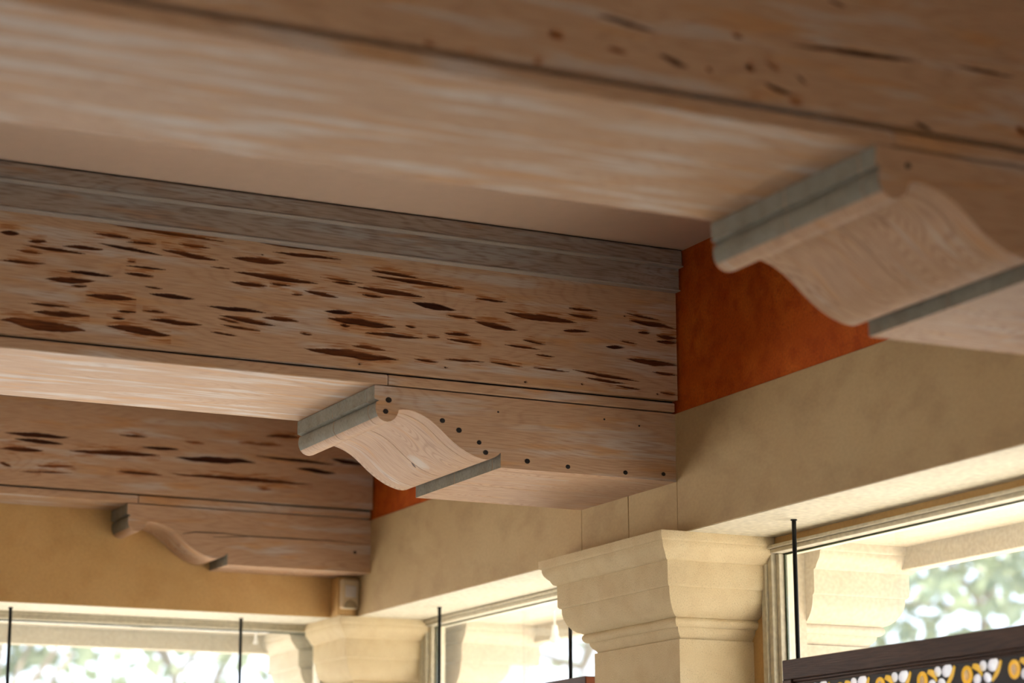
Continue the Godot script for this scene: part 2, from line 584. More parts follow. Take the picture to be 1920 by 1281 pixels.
# ================================================================ windows
# frame bars run along one axis; «across» is the axis through the wall
func build_windows():
	# window 1 and 2 in the right wall (glass plane x = GLASS), window 3 in the back wall (z = -GLASS)
	var spans := [[0.03, 1.983], [2.597, 4.45]]
	for k in 2:
		var w := struct_root("window_%d" % (k + 1), ["narrow fixed window between the corner pilaster and the middle pilaster", "wide fixed window right of the middle pilaster"][k], "window")
		var a: float = spans[k][0]
		var b: float = spans[k][1]
		var top := HEAD - (0.026 if k == 1 else 0.004)
		if k == 1:
			block("head_board", Vector3(0.312, HEAD - 0.03, a - 0.06), Vector3(0.38, HEAD, b), M.tan, w, 0.0)
		# stepped head: two fillets
		block("head_fillet", Vector3(0.288, top - 0.010, a + 0.012), Vector3(0.40, top, b), M.cream, w, 0.0015)
		block("head_fillet", Vector3(0.300, top - 0.023, a + 0.030), Vector3(0.39, top - 0.0105, b), M.cream, w, 0.0015)
		block("gasket", Vector3(0.338, top - 0.028, a + 0.045), Vector3(0.347, top - 0.0235, b), M.gasket, w, 0.001)
		block("stile", Vector3(0.296, 0.35, a), Vector3(0.40, top, a + 0.026), M.cream, w, 0.002)
		block("stile", Vector3(0.304, 0.35, a + 0.0265), Vector3(0.39, top - 0.011, a + 0.048), M.cream, w, 0.002)
		block("stile", Vector3(0.320, 0.35, a + 0.0485), Vector3(0.37, top - 0.024, a + 0.066), M.cream, w, 0.002)
		block("gasket", Vector3(0.338, 0.35, a + 0.0665), Vector3(0.347, top - 0.024, a + 0.0725), M.gasket, w, 0.001)
		block("sill", Vector3(0.28, 0.35, a), Vector3(0.42, 0.40, b), M.cream, w, 0.003)
		block("stile", Vector3(0.296, 0.35, b - 0.03), Vector3(0.40, top, b), M.cream, w, 0.002)
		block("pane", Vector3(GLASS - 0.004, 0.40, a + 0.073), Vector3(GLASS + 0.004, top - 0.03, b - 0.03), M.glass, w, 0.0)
	var w3 := struct_root("window_3", "left window in the back wall under the tan plaster", "window")
	var xa := -2.48
	var xb := 0.05
	block("head_fillet", Vector3(xa, HEAD - 0.014, -0.40), Vector3(xb - 0.012, HEAD - 0.002, -0.290), M.cream, w3, 0.0015)
	block("head_fillet", Vector3(xa, HEAD - 0.030, -0.39), Vector3(xb - 0.03, HEAD - 0.0145, -0.302), M.cream, w3, 0.0015)
	block("gasket", Vector3(xa, HEAD - 0.036, -0.356), Vector3(xb - 0.045, HEAD - 0.0305, -0.334), M.gasket, w3, 0.001)
	block("stile", Vector3(xb - 0.026, 0.35, -0.40), Vector3(xb, HEAD - 0.004, -0.296), M.cream, w3, 0.002)
	block("stile", Vector3(xb - 0.048, 0.35, -0.39), Vector3(xb - 0.0265, HEAD - 0.015, -0.304), M.cream, w3, 0.002)
	block("stile", Vector3(xa, 0.35, -0.40), Vector3(xa + 0.03, HEAD - 0.004, -0.296), M.cream, w3, 0.002)
	block("sill", Vector3(xa, 0.35, -0.42), Vector3(xb, 0.40, -0.28), M.cream, w3, 0.003)
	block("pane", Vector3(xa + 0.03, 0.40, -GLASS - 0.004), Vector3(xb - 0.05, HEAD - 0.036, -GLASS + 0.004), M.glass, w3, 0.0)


# ================================================================ pilasters with moulded capitals
# bands of the capital: outward offset from the shaft, height
func capital_bands() -> Array:
	return [
		["abacus", [[0.134, 2.599], [0.134, 2.578], [0.129, 2.571]]],
		["cavetto", [[0.126, 2.571], [0.1255, 2.562], [0.122, 2.551], [0.114, 2.541], [0.106, 2.533], [0.1015, 2.524], [0.0985, 2.520], [0.093, 2.517]]],
		["fascia", [[0.089, 2.517], [0.088, 2.447], [0.082, 2.440]]],
		["ovolo", [[0.078, 2.440], [0.0775, 2.424], [0.074, 2.407], [0.067, 2.390], [0.056, 2.374], [0.042, 2.362], [0.026, 2.355]]],
		["bead", [[0.024, 2.355], [0.029, 2.350], [0.031, 2.343], [0.029, 2.335], [0.022, 2.328], [0.016, 2.326]]],
		["neck_moulding", [[0.012, 2.326], [0.011, 2.318], [0.005, 2.308], [-0.004, 2.300], [-0.008, 2.293]]],
	]


func offset_path(path: Array, normals: Array, o: float) -> Array:
	var out := []
	for i in path.size():
		var n := Vector2.ZERO
		if i > 0:
			n += normals[i - 1]
		if i < normals.size():
			n += normals[i]
		out.append(path[i] + n * o)
	return out


func sweep(prof: Array, path: Array, normals: Array) -> Mesh:
	# profile [offset, height] carried round the mitred path, closed above, below and at both ends
	var s := st_new()
	var rows := []
	for p in prof:
		rows.append(offset_path(path, normals, p[0]))
	var pn := []
	for i in prof.size():
		var a: Array = prof[maxi(i - 1, 0)]
		var b: Array = prof[mini(i + 1, prof.size() - 1)]
		var d := Vector2(b[0] - a[0], b[1] - a[1])
		pn.append(Vector2(-d.y, d.x).normalized())
	for k in normals.size():
		var n: Vector2 = normals[k]
		for i in prof.size() - 1:
			var q := []
			for e in [[i, k], [i, k + 1], [i + 1, k + 1], [i + 1, k]]:
				var v: Vector2 = rows[e[0]][e[1]]
				var m: Vector2 = pn[e[0]]
				q.append([Vector3(v.x, prof[e[0]][1], v.y), Vector3(n.x * m.x, m.y, n.y * m.x).normalized()])
			smooth_quad(s, q)
	for e in [0, prof.size() - 1]:
		var poly := PackedVector2Array(rows[e])
		if path.size() < 3:
			continue
		face_poly(s, poly, Vector3(0, prof[e][1], 0), Vector3(1, 0, 0), Vector3(0, 0, 1), Vector3(0, 1 if e == 0 else -1, 0))
	# ends: the outline between first and last column of the sweep
	for e in [0, path.size() - 1]:
		var ref: Vector2 = path[e]
		var away: Vector2 = (path[0] - path[1]) if e == 0 else (path[e] - path[e - 1])
		for i in prof.size() - 1:
			var a: Vector2 = rows[i][e]
			var b: Vector2 = rows[i + 1][e]
			var deep: Vector2 = (normals[0] if e == 0 else normals[normals.size() - 1]) * -0.25
			var ca: Vector2 = ref + deep
			quad(s, Vector3(a.x, prof[i][1], a.y), Vector3(b.x, prof[i + 1][1], b.y), Vector3(ca.x, prof[i + 1][1], ca.y), Vector3(ca.x, prof[i][1], ca.y), Vector3(away.x, 0, away.y))
	return s.commit()


func pilaster(label: String, path: Array, normals: Array, stone = null):
	if stone == null:
		stone = M.stone
	var base: Vector2 = path[1]
	var t := thing("stone_pilaster", label, "pilaster", Vector3(base.x, 0.35, base.y), "stone pilasters by the windows")
	var local := []
	for p in path:
		local.append(p - base)
	var shaft_prof := [[0.0, 1.942], [0.0, 0.0]]
	hang("shaft", sweep(shaft_prof, local, normals), stone, t)
	var top: MeshInstance3D = null
	for b in capital_bands():
		var prof := []
		for p in b[1]:
			prof.append([p[0], p[1] - 0.35])
		if top == null:
			top = hang("capital", sweep(prof, local, normals), stone, t)
		else:
			hang(b[0], sweep(prof, local, normals), stone, top)


func build_pilasters():
	var z0 := 1.983
	var z1 := 2.524
	var E := Vector2(1, 0)
	var W := Vector2(-1, 0)
	var S := Vector2(0, 1)
	var N := Vector2(0, -1)
	pilaster("cream stone pilaster with moulded capital under the middle beam end", [Vector2(0.31, z0), Vector2(0.046, z0), Vector2(0.046, z1), Vector2(0.31, z1)], [N, W, S])
	pilaster("cream stone corner pilaster with moulded capital below the small sensor", [Vector2(0.06, -0.31), Vector2(0.06, -0.044), Vector2(0.36, -0.044)], [W, S])
	pilaster("outdoor twin of the middle pilaster, stone dimmed against daylight, seen through the right window", [Vector2(0.48, z0), Vector2(0.75, z0), Vector2(0.75, z1), Vector2(0.48, z1)], [N, E, S], M.dimmed_stone)
	pilaster("outdoor corner pilaster, stone dimmed against daylight, seen through the two far windows", [Vector2(0.48, -0.044), Vector2(0.75, -0.044), Vector2(0.75, -0.75), Vector2(0.06, -0.75), Vector2(0.06, -0.48)], [S, E, N, W], M.dimmed_stone)


# ================================================================ beams
# front plank as a height field: flat face with real rot pockets sunk into it
func pecky_plank(which: String, si: int, sj: int) -> Mesh:
	var depth: PackedFloat32Array = M.peck_data[which]
	var hm := 0.338
	var nx := TW / si
	var ny := TH / sj
	var pos := PackedVector3Array()
	var nor := PackedVector3Array()
	var uv := PackedVector2Array()
	var idx := PackedInt32Array()
	pos.resize((nx + 1) * (ny + 1))
	nor.resize((nx + 1) * (ny + 1))
	uv.resize((nx + 1) * (ny + 1))
	idx.resize(nx * ny * 6)
	for j in ny + 1:
		for i in nx + 1:
			var pi := mini(i * si, TW - 1)
			var pj := mini(j * sj, TH - 1)
			var d := depth[pj * TW + pi]
			var dx := depth[pj * TW + mini(pi + si, TW - 1)] - depth[pj * TW + maxi(pi - si, 0)]
			var dy := depth[mini(pj + sj, TH - 1) * TW + pi] - depth[maxi(pj - sj, 0) * TW + pi]
			var k := j * (nx + 1) + i
			pos[k] = Vector3(float(i) / nx * PLANK_LONG - PLANK_LONG, hm - float(j) / ny * hm, -d)
			nor[k] = Vector3(dx / (2.0 * si * PLANK_LONG / TW), -dy / (2.0 * sj * hm / TH), 1.0).normalized()
			uv[k] = Vector2(float(i) / nx, float(j) / ny)
	var q := 0
	for j in ny:
		for i in nx:
			var a := j * (nx + 1) + i
			var c := a + nx + 1
			idx[q] = a
			idx[q + 1] = a + 1
			idx[q + 2] = c
			idx[q + 3] = a + 1
			idx[q + 4] = c + 1
			idx[q + 5] = c
			q += 6
	var arr := []
	arr.resize(Mesh.ARRAY_MAX)
	arr[Mesh.ARRAY_VERTEX] = pos
	arr[Mesh.ARRAY_NORMAL] = nor
	arr[Mesh.ARRAY_TEX_UV] = uv
	arr[Mesh.ARRAY_INDEX] = idx
	var m := ArrayMesh.new()
	m.add_surface_from_arrays(Mesh.PRIMITIVE_TRIANGLES, arr)
	return m


func beam(which: String, label: String, zf: float, wide: float, board, soffit, si: int, sj: int):
	# origin: the beam's end at the wall, on the front plane, at soffit height
	var t := thing("ceiling_beam", label, "beam", Vector3(0, SOFFIT, zf), "pecky wood ceiling beams")
	var up := CEIL - SOFFIT
	hang("pecky_plank", pecky_plank(which, si, sj), M["plank_" + which], t).position = Vector3(-0.001, 0.037, 0.02)
	block("core", Vector3(-7.0, 0.004, -wide), Vector3(-0.001, up - 0.002, -0.012), M.gap, t, 0.0)
	block("plank_rim", Vector3(-PLANK_LONG, 0.0365, -0.011), Vector3(-0.001, 0.0372, 0.0195), board, t, 0.0)
	block("long_plank", Vector3(-7.0, 0.037, -0.011), Vector3(-PLANK_LONG - 0.001, 0.375, 0.02), board, t, 0.002)
	block("crown_board", Vector3(-7.0, 0.3755, -0.011), Vector3(-0.001, 0.462, 0.047), M.crown, t, 0.005)
	block("crown_board", Vector3(-7.0, 0.4475, 0.0471), Vector3(-0.001, 0.4985, 0.068), M.crown, t, 0.005)
	block("lit_edge_strip", Vector3(-7.0, 0.4445, 0.03), Vector3(-0.001, 0.4490, 0.0715), M.lit_edge_wood, t, 0.0018)  # added strips; the light on the board edges is in their colour
	block("lit_edge_strip", Vector3(-7.0, 0.3725, 0.0), Vector3(-0.001, 0.3770, 0.0505), M.lit_edge_wood, t, 0.0018)
	block("ceiling_gap", Vector3(-7.0, 0.4985, -0.011), Vector3(-0.001, up, 0.058), M.gap, t, 0.0)
	block("soffit_board", Vector3(-7.0, 0.0, -wide), Vector3(-0.9555, 0.0305, 0.003), soffit, t, 0.0025)
	block("filler_board", Vector3(-0.953, 0.002, -wide), Vector3(-0.001, 0.0305, 0.002), board, t, 0.002)


func build_beams():
	beam("two", "middle bleached beam riddled with dark rot pockets, ending above the stone capital", 2.601, BEAM_WIDE, M.board, M.soffit, 3, 1)
	beam("one", "blurred near beam across the top with few long dark cracks", 5.07, 0.60, M.board_far, M.soffit_two, 5, 2)
	beam("three", "far beam set against the tan back wall, seen below the middle beam", 0.216, 0.212, M.board_far, M.soffit, 4, 2)


# ================================================================ corbels
# profile in (distance from the free end, height under the soffit)
func corbel_profile() -> Array:
	return [
		[0.0, -0.003], [0.0, -0.042], [0.006, -0.0445], [0.015, -0.047], [0.0065, -0.051], [0.004, -0.060], [0.0035, -0.072], [0.006, -0.083], [0.011, -0.093],
		[0.019, -0.101], [0.029, -0.1055], [0.040, -0.107], [0.052, -0.104], [0.062, -0.0975], [0.069, -0.089], [0.0735, -0.079], [0.0765, -0.069],
		[0.092, -0.0665], [0.109, -0.067], [0.126, -0.070], [0.143, -0.0755], [0.161, -0.083], [0.179, -0.093], [0.197, -0.106], [0.215, -0.121], [0.232, -0.136],
		[0.250, -0.150], [0.271, -0.164], [0.293, -0.176], [0.311, -0.1835], [0.329, -0.189], [0.343, -0.192], [0.357, -0.1925], [0.369, -0.190], [0.381, -0.185], [0.392, -0.178], [0.402, -0.169],
		[0.402, -0.213], [0.996, -0.213], [0.996, -0.003],
	]


func corbel_board(z0: float, z1: float, long: float) -> Mesh:
	# one lamination of the corbel: cheeks, grey end faces, curved underside
	var prof := corbel_profile()
	for p in prof:
		if p[0] > 0.9:
			p[0] = long
	var cheeks := st_new()
	var ends := st_new()
	var curve := st_new()
	var poly := PackedVector2Array()
	for p in prof:
		poly.append(Vector2(p[0] - long, p[1]))
	face_poly(cheeks, poly, Vector3(0, 0, z1), Vector3(1, 0, 0), Vector3(0, 1, 0), Vector3(0, 0, 1))
	face_poly(cheeks, poly, Vector3(0, 0, z0), Vector3(1, 0, 0), Vector3(0, 1, 0), Vector3(0, 0, -1))
	var run := 0.0
	var hard := [0, 1, 3, 16, 36, 37, 38, 39]
	var pn := []
	var n := poly.size()
	var seg := []
	for i in n:
		var d := poly[(i + 1) % n] - poly[i]
		seg.append(Vector2(d.y, -d.x).normalized() * -1.0)
	for i in n:
		var a := poly[i]
		var b := poly[(i + 1) % n]
		var d := b - a
		var o2 := Vector2(d.y, -d.x).normalized()
		if (a + b).dot(Vector2.ZERO) != 0:
			pass
		# outside is to the left or right depending on winding; test with a small step
		if Geometry2D.is_point_in_polygon((a + b) / 2 + o2 * 0.0008, poly):
			o2 = -o2
		seg[i] = o2
	for i in n:
		var i2 := (i + 1) % n
		var na: Vector2 = seg[i] if i in hard else (seg[i] + seg[(i + n - 1) % n]).normalized()
		var nb: Vector2 = seg[i] if i2 in hard else (seg[i] + seg[i2]).normalized()
		var u0 := run
		run += poly[i].distance_to(poly[i2])
		var s := curve
		if i < 8 or i == 36:
			s = ends
		var q := []
		for e in [[poly[i], na, u0, z0], [poly[i2], nb, run, z0], [poly[i2], nb, run, z1], [poly[i], na, u0, z1]]:
			q.append([Vector3(e[0].x, e[0].y, e[3]), Vector3(e[1].x, e[1].y, 0), Vector2(e[2] / 0.9, -e[3] / 0.62)])
		smooth_quad(s, q)
	var m := ArrayMesh.new()
	cheeks.commit(m)
	ends.commit(m)
	curve.commit(m)
	return m


func corbel(label: String, zf: float, layers: Array, cheek, pegs: Array):
	var t := thing("corbel", label, "corbel", Vector3(0, SOFFIT, zf), "carved wooden corbels under the beams")
	for e in layers:
		var o := hang("lamination", corbel_board(e[0], e[1] , CORBEL_LONG - 0.001), null, t)
		o.mesh.surface_set_material(0, cheek)
		o.mesh.surface_set_material(1, M.end)
		o.mesh.surface_set_material(2, M.curve_knot if pegs.size() > 4 else M.curve)
	for p in pegs:
		var s := st_new()
		var poly := PackedVector2Array()
		for k in 10:
			var a := TAU * k / 10.0
			poly.append(Vector2(cos(a) * p[2] * 1.15, sin(a) * p[2]))
		solid_poly(s, poly, Vector3(p[0] - CORBEL_LONG, p[1], layers[layers.size() - 1][1] - 0.004), Vector3(1, 0, 0), Vector3(0, 1, 0), Vector3(0, 0, 0.0045))
		hang("peg", s.commit(), M.peg, t)
	return t


func build_corbels():
	var w := BEAM_WIDE
	var three := [[-w, -w * 0.53], [-w * 0.53 + 0.0026, -w * 0.095], [-w * 0.095 + 0.0026, 0.0]]
	corbel("carved ogee corbel with dark pegs under the middle beam, above the capital", 2.601, three, M.board,
		[[0.045, -0.043, 0.0085], [0.036, -0.077, 0.0075], [0.215, -0.089, 0.0075], [0.268, -0.113, 0.008], [0.333, -0.144, 0.0068], [0.354, -0.172, 0.0075], [0.490, -0.1875, 0.0078], [0.625, -0.194, 0.0068], [0.820, -0.197, 0.0068], [0.952, -0.192, 0.006], [0.395, -0.048, 0.003], [0.75, -0.04, 0.003], [0.87, -0.05, 0.003]])
	corbel("large blurred carved ogee corbel under the near beam, against the orange frieze", 5.07, three, M.board_far, [[0.075, -0.035, 0.006]])
	corbel("small carved corbel under the far beam, against the tan back wall", 0.216, [[-0.212, 0.0]], M.board_far, [[0.93, -0.135, 0.006]])
	var far: Node3D = get_node("corbel_002")
	for run in [[Vector2(-0.775, -0.105), Vector2(-0.727, -0.095), Vector2(-0.61, -0.093), Vector2(-0.49, -0.098)], [Vector2(-0.652, -0.110), Vector2(-0.5, -0.0975), Vector2(-0.325, -0.096), Vector2(-0.169, -0.095), Vector2(-0.004, -0.101)]]:
		var upper := PackedVector2Array()
		var lower := PackedVector2Array()
		for k in run.size():
			var thick := 0.0026 * (1.0 - absf(float(k) / (run.size() - 1) * 2.0 - 0.9) * 0.75)
			upper.append(run[k] + Vector2(0, thick))
			lower.append(run[k] - Vector2(0, thick))
		lower.reverse()
		upper.append_array(lower)
		var cs := st_new()
		solid_poly(cs, upper, Vector3(0, 0, -0.003), Vector3(1, 0, 0), Vector3(0, 1, 0), Vector3(0, 0, 0.0034))
		hang("crack", cs.commit(), M.gap, far)


# ================================================================ sensor, rods, outdoor lamps
func build_fittings():
	var t := thing("motion_sensor", "small cream motion sensor box in the corner above the far capital", "sensor", Vector3(-0.036, 2.625, 0.083))
	block("housing", Vector3(-0.040, 0.0, 0.0), Vector3(0.034, 0.118, 0.030), M.sensor, t, 0.006)
	block("lens", Vector3(-0.026, 0.045, 0.028), Vector3(0.020, 0.092, 0.0335), M.lens, t, 0.003)
	var s := st_new()
	var poly := PackedVector2Array()
	for k in 13:
		var a := PI * k / 12.0
		poly.append(Vector2(cos(a) * 0.026, sin(a) * 0.030))
	solid_poly(s, poly, Vector3(-0.003, 0.003, 0.028), Vector3(1, 0, 0), Vector3(0, 1, 0), Vector3(0, 0, 0.008))
	hang("dome", s.commit(), M.dome, t)

	for e in [[Vector3(0.6, HEAD - 0.002, 0.636), 0.060, 0.019, "small white outdoor lamp hanging beyond the narrow window, left of the middle capital"], [Vector3(-0.174, HEAD - 0.002, -0.60), 0.018, 0.010, "tiny white outdoor lamp under the eave beyond the back window"]]:
		var l := thing("outdoor_lamp", e[3], "lamp", e[0], "white lamps under the outer eave")
		var stem := st_new()
		tube(stem, [Vector3(0, 0, 0), Vector3(0, -e[1], 0)], [0.004, 0.004], 8)
		hang("stem", stem.commit(), M.white, l)
		var bulb := st_new()
		var prof := [[0.55, 0.0], [0.6, -0.8], [0.75, -1.6], [0.62, -2.0], [0.9, -2.3], [1.1, -2.8], [0.95, -3.4], [0.5, -3.75]]
		var at_p := []
		var at_r := []
		for q in prof:
			at_p.append(Vector3(0, -e[1] + q[1] * e[2], 0))
			at_r.append(q[0] * e[2])
		tube(bulb, at_p, at_r, 16)
		hang("lampshade", bulb.commit(), M.white, l)

	var spots := [
		[Vector3(0.16, HEAD, 2.995), 0.405, "thick black hanging rod in front of the right window beside the middle pilaster"],
		[Vector3(0.16, HEAD, 0.525), 0.36, "black hanging rod in front of the corner pilaster's edge"],
		[Vector3(0.16, HEAD, 1.60), 0.36, "black hanging rod partly hidden behind the middle capital"],
		[Vector3(-0.395, HEAD, -0.17), 0.40, "black hanging rod near the right end of the back window"],
		[Vector3(-1.325, HEAD, -0.17), 0.40, "black hanging rod at the picture's left edge before the back window"]]
	for e in spots:
		var r := thing("hanging_rod", e[2], "rod", e[0], "black rods holding the glass panels")
		var b := st_new()
		tube(b, [Vector3(0, -e[1] - 0.02, 0), Vector3(0, -0.004, 0)], [0.0066, 0.0066], 14)
		hang("bar", b.commit(), M.iron, r)
		var f := st_new()
		tube(f, [Vector3(0, -0.005, 0), Vector3(0, 0.0, 0)], [0.0095, 0.0095], 14)
		hang("ceiling_flange", f.commit(), M.iron, r)


# ================================================================ stained glass panels
func ellipse(c: Vector2, r: Vector2, turn := 0.0, n := 16) -> PackedVector2Array:
	var out := PackedVector2Array()
	for k in n:
		var a := TAU * k / n
		out.append(c + Vector2(cos(a) * r.x, sin(a) * r.y).rotated(turn))
	return out


func stroke(a: Vector2, b: Vector2, bend: float, w0: float, w1: float) -> PackedVector2Array:
	# a curved leaf-like band from a to b
	var left := PackedVector2Array()
	var rightside := PackedVector2Array()
	var side := (b - a).orthogonal().normalized()
	for k in 7:
		var t := k / 6.0
		var p := a.lerp(b, t) + side * bend * sin(PI * t)
		var w := lerpf(w0, w1, t) * (0.55 + 0.45 * sin(PI * t))
		left.append(p + side * w)
		rightside.append(p - side * w)
	rightside.reverse()
	left.append_array(rightside)
	return left


func glass_panel(at: Vector3, long: float, label: String) -> Node3D:
	# origin: upper far corner; runs along +z, hangs down; front faces -x
	var t := thing("stained_glass_panel", label, "panel", at, "stained glass panels hung before the windows")
	var deep := 0.019
	var tall := 0.62
	block("top_rail", Vector3(-deep, -0.056, 0.0), Vector3(deep, 0.0, long), M.dark, t, 0.002)
	block("bottom_rail", Vector3(-deep, -tall, 0.0), Vector3(deep, -tall + 0.056, long), M.dark, t, 0.002)
	for z in [0.0, long - 0.045]:
		block("stile", Vector3(-deep - 0.0008, -tall + 0.0565, z), Vector3(deep + 0.0008, -0.0565, z + 0.045), M.dark, t, 0.002)
	block("end_cap", Vector3(-deep + 0.002, -tall + 0.004, long), Vector3(deep - 0.002, -0.003, long + 0.002), M.dark_end, t, 0.0005)
	block("inner_moulding", Vector3(-0.014, -0.064, 0.0455), Vector3(0.014, -0.0565, long - 0.0455), M.dark, t, 0.002)
	block("inner_moulding", Vector3(-0.009, -0.072, 0.0455), Vector3(0.009, -0.0645, long - 0.0455), M.dark, t, 0.002)
	# pieces in (z, y)
	var pieces := []
	var z0 := 0.045
	var z1 := long - 0.045
	var unit := 0.167
	var n := int((z1 - z0) / unit)
	unit = (z1 - z0) / n
	for k in n:
		var o := Vector2(z0 + unit * (k + 0.16), -0.105)
		pieces.append([ellipse(o, Vector2(0.0235, 0.0245)), M.amber, true])
		pieces.append([stroke(o + Vector2(0.024, 0.022), o + Vector2(0.062, -0.006), -0.007, 0.0115, 0.0055), M.lemon, false])
		pieces.append([ellipse(o + Vector2(0.067, 0.0185), Vector2(0.0145, 0.0135)), M.milk, false])
		pieces.append([ellipse(o + Vector2(0.1075, 0.018), Vector2(0.0225, 0.0165), 0.25), M.milk, false])
		pieces.append([stroke(o + Vector2(0.100, -0.022), o + Vector2(0.140, 0.027), 0.004, 0.0065, 0.0075), M.lemon, false])
		pieces.append([ellipse(o + Vector2(0.041, -0.0135), Vector2(0.0155, 0.0135), 0.3), M.milk, false])
		pieces.append([ellipse(o + Vector2(0.083, -0.0125), Vector2(0.0165, 0.0125), -0.4), M.milk, false])
		for row in 4:
			var y := -0.150 - row * 0.098
			pieces.append([ellipse(o + Vector2(0.01, y + 0.065), Vector2(0.056, 0.040), 0.0, 12), M.milk, false])
			pieces.append([ellipse(o + Vector2(0.095, y + 0.065), Vector2(0.021, 0.040), 0.0, 12), M.lemon if row % 2 else M.milk, false])
	var lead := st_new()
	var floor_y := -tall + 0.056
	var strips := int((z1 - z0) / 0.013)
	var strip_w := (z1 - z0) / strips
	for i in strips:
		var a := z0 + strip_w * i
		var left := [PackedVector2Array([Vector2(a, floor_y), Vector2(a + strip_w, floor_y), Vector2(a + strip_w, -0.0715), Vector2(a, -0.0715)])]
		for p in pieces:
			var box2 := Rect2(p[0][0], Vector2.ZERO)
			for v in p[0]:
				box2 = box2.expand(v)
			if box2.position.x > a + strip_w or box2.end.x < a:
				continue
			var next := []
			for poly in left:
				for r in Geometry2D.clip_polygons(poly, p[0]):
					if not Geometry2D.is_polygon_clockwise(r):
						next.append(r)
			left = next
		for poly in left:
			for side in [-1, 1]:
				face_poly(lead, poly, Vector3(side * 0.003, 0, 0), Vector3(0, 0, 1), Vector3(0, 1, 0), Vector3(side, 0, 0))
	hang("lead_sheet", lead.commit(), M.lead, t)
	for p in pieces:
		var s := st_new()
		solid_poly(s, p[0], Vector3(-0.0045, 0, 0), Vector3(0, 0, 1), Vector3(0, 1, 0), Vector3(0.009, 0, 0))
		var g := hang("glass_piece", s.commit(), p[1], t)
		if p[2]:
			var c := st_new()
			var mid := Vector2.ZERO
			for v in p[0]:
				mid += v / p[0].size()
			solid_poly(c, ellipse(mid, Vector2(0.0075, 0.0125)), Vector3(-0.006, 0, 0), Vector3(0, 0, 1), Vector3(0, 1, 0), Vector3(0.012, 0, 0))
			hang("glass_centre", c.commit(), M.milk, g)
	return t


func build_panels():
	glass_panel(Vector3(0.16, 2.195, 2.94), 1.42, "dark framed stained glass panel with yellow ovals in the right window")
	glass_panel(Vector3(0.16, 2.243, 0.45), 1.29, "dark framed glass panel showing its top corner between the two pilasters")


# ================================================================ outside
func build_outside():
	var g := struct_root("ground", "sunlit pale paving outside the windows", "ground")
	block("paving", Vector3(-60, -0.3, -60), Vector3(60, -0.21, 60), M.paving, g, 0.0)
	tree(Vector3(12.5, -0.2, -12.5), 9.0, 3.3, 3, 6500, "pale leafy tree outside the right window")
	tree(Vector3(7.9, -0.2, -13.0), 7.5, 2.4, 5, 3500, "pale leafy tree seen through the narrow window between the pilasters")
	tree(Vector3(4.0, -0.2, -15.5), 7.5, 2.5, 8, 2600, "pale leafy tree outside the right part of the back window")
	tree(Vector3(1.3, -0.2, -12.0), 7.0, 2.4, 13, 2600, "pale leafy tree outside the left part of the back window")


func tree(at: Vector3, tall: float, wide: float, sd: int, leaves: int, label: String):
	var rng := RandomNumberGenerator.new()
	rng.seed = sd
	var t := thing("tree", label, "tree", at, "trees outside the windows")
	var s := st_new()
	var pts := []
	var rad := []
	for k in 6:
		pts.append(Vector3(rng.randf_range(-0.1, 0.1) * k, tall * 0.13 * k, rng.randf_range(-0.1, 0.1) * k))
		rad.append(0.12 - 0.018 * k)
	tube(s, pts, rad, 9)
	hang("trunk", s.commit(), M.bark, t)
	var tips := []
	for k in 9:
		var b := st_new()
		var from: Vector3 = pts[2 + k % 4]
		var a := TAU * k / 9.0 + rng.randf_range(-0.3, 0.3)
		var to := Vector3(cos(a) * wide * 0.7, tall * rng.randf_range(0.34, 0.85), sin(a) * wide * 0.7)
		tube(b, [from, from.lerp(to, 0.5) + Vector3(0, 0.2, 0), to], [0.04, 0.025, 0.010], 6)
		hang("branch", b.commit(), M.bark, t)
		tips.append(to)
	tips.append(Vector3(0, tall * 0.85, 0))
	var leaf := st_new()
	var o := Vector3(0, 0, 0)
	for e in [[Vector3(-0.04, 0.06, 0.0), Vector3(0, 0.0, 0)], [Vector3(0.04, 0.06, 0.012), Vector3(0, 0.0, 0)]]:
		tri(leaf, o, e[0], Vector3(0, 0.14, -0.01), Vector3(0, 0, 1))
	var mm := MultiMesh.new()
	mm.transform_format = MultiMesh.TRANSFORM_3D
	mm.mesh = leaf.commit()
	mm.instance_count = leaves
	for i in leaves:
		var c: Vector3 = tips[rng.randi() % tips.size()]
		var d := Vector3(rng.randfn(), rng.randfn() * 0.8, rng.randfn()) * wide * 0.24
		var bs := Basis.from_euler(Vector3(rng.randf() * TAU, rng.randf() * TAU, rng.randf() * TAU)).scaled(Vector3.ONE * rng.randf_range(1.2, 2.4))
		mm.set_instance_transform(i, Transform3D(bs, c + d))
	var cr := MultiMeshInstance3D.new()
	cr.name = "crown"
	cr.multimesh = mm
	cr.material_override = M.leaf
	cr.set_meta("kind", "stuff")
	t.add_child(cr, true)


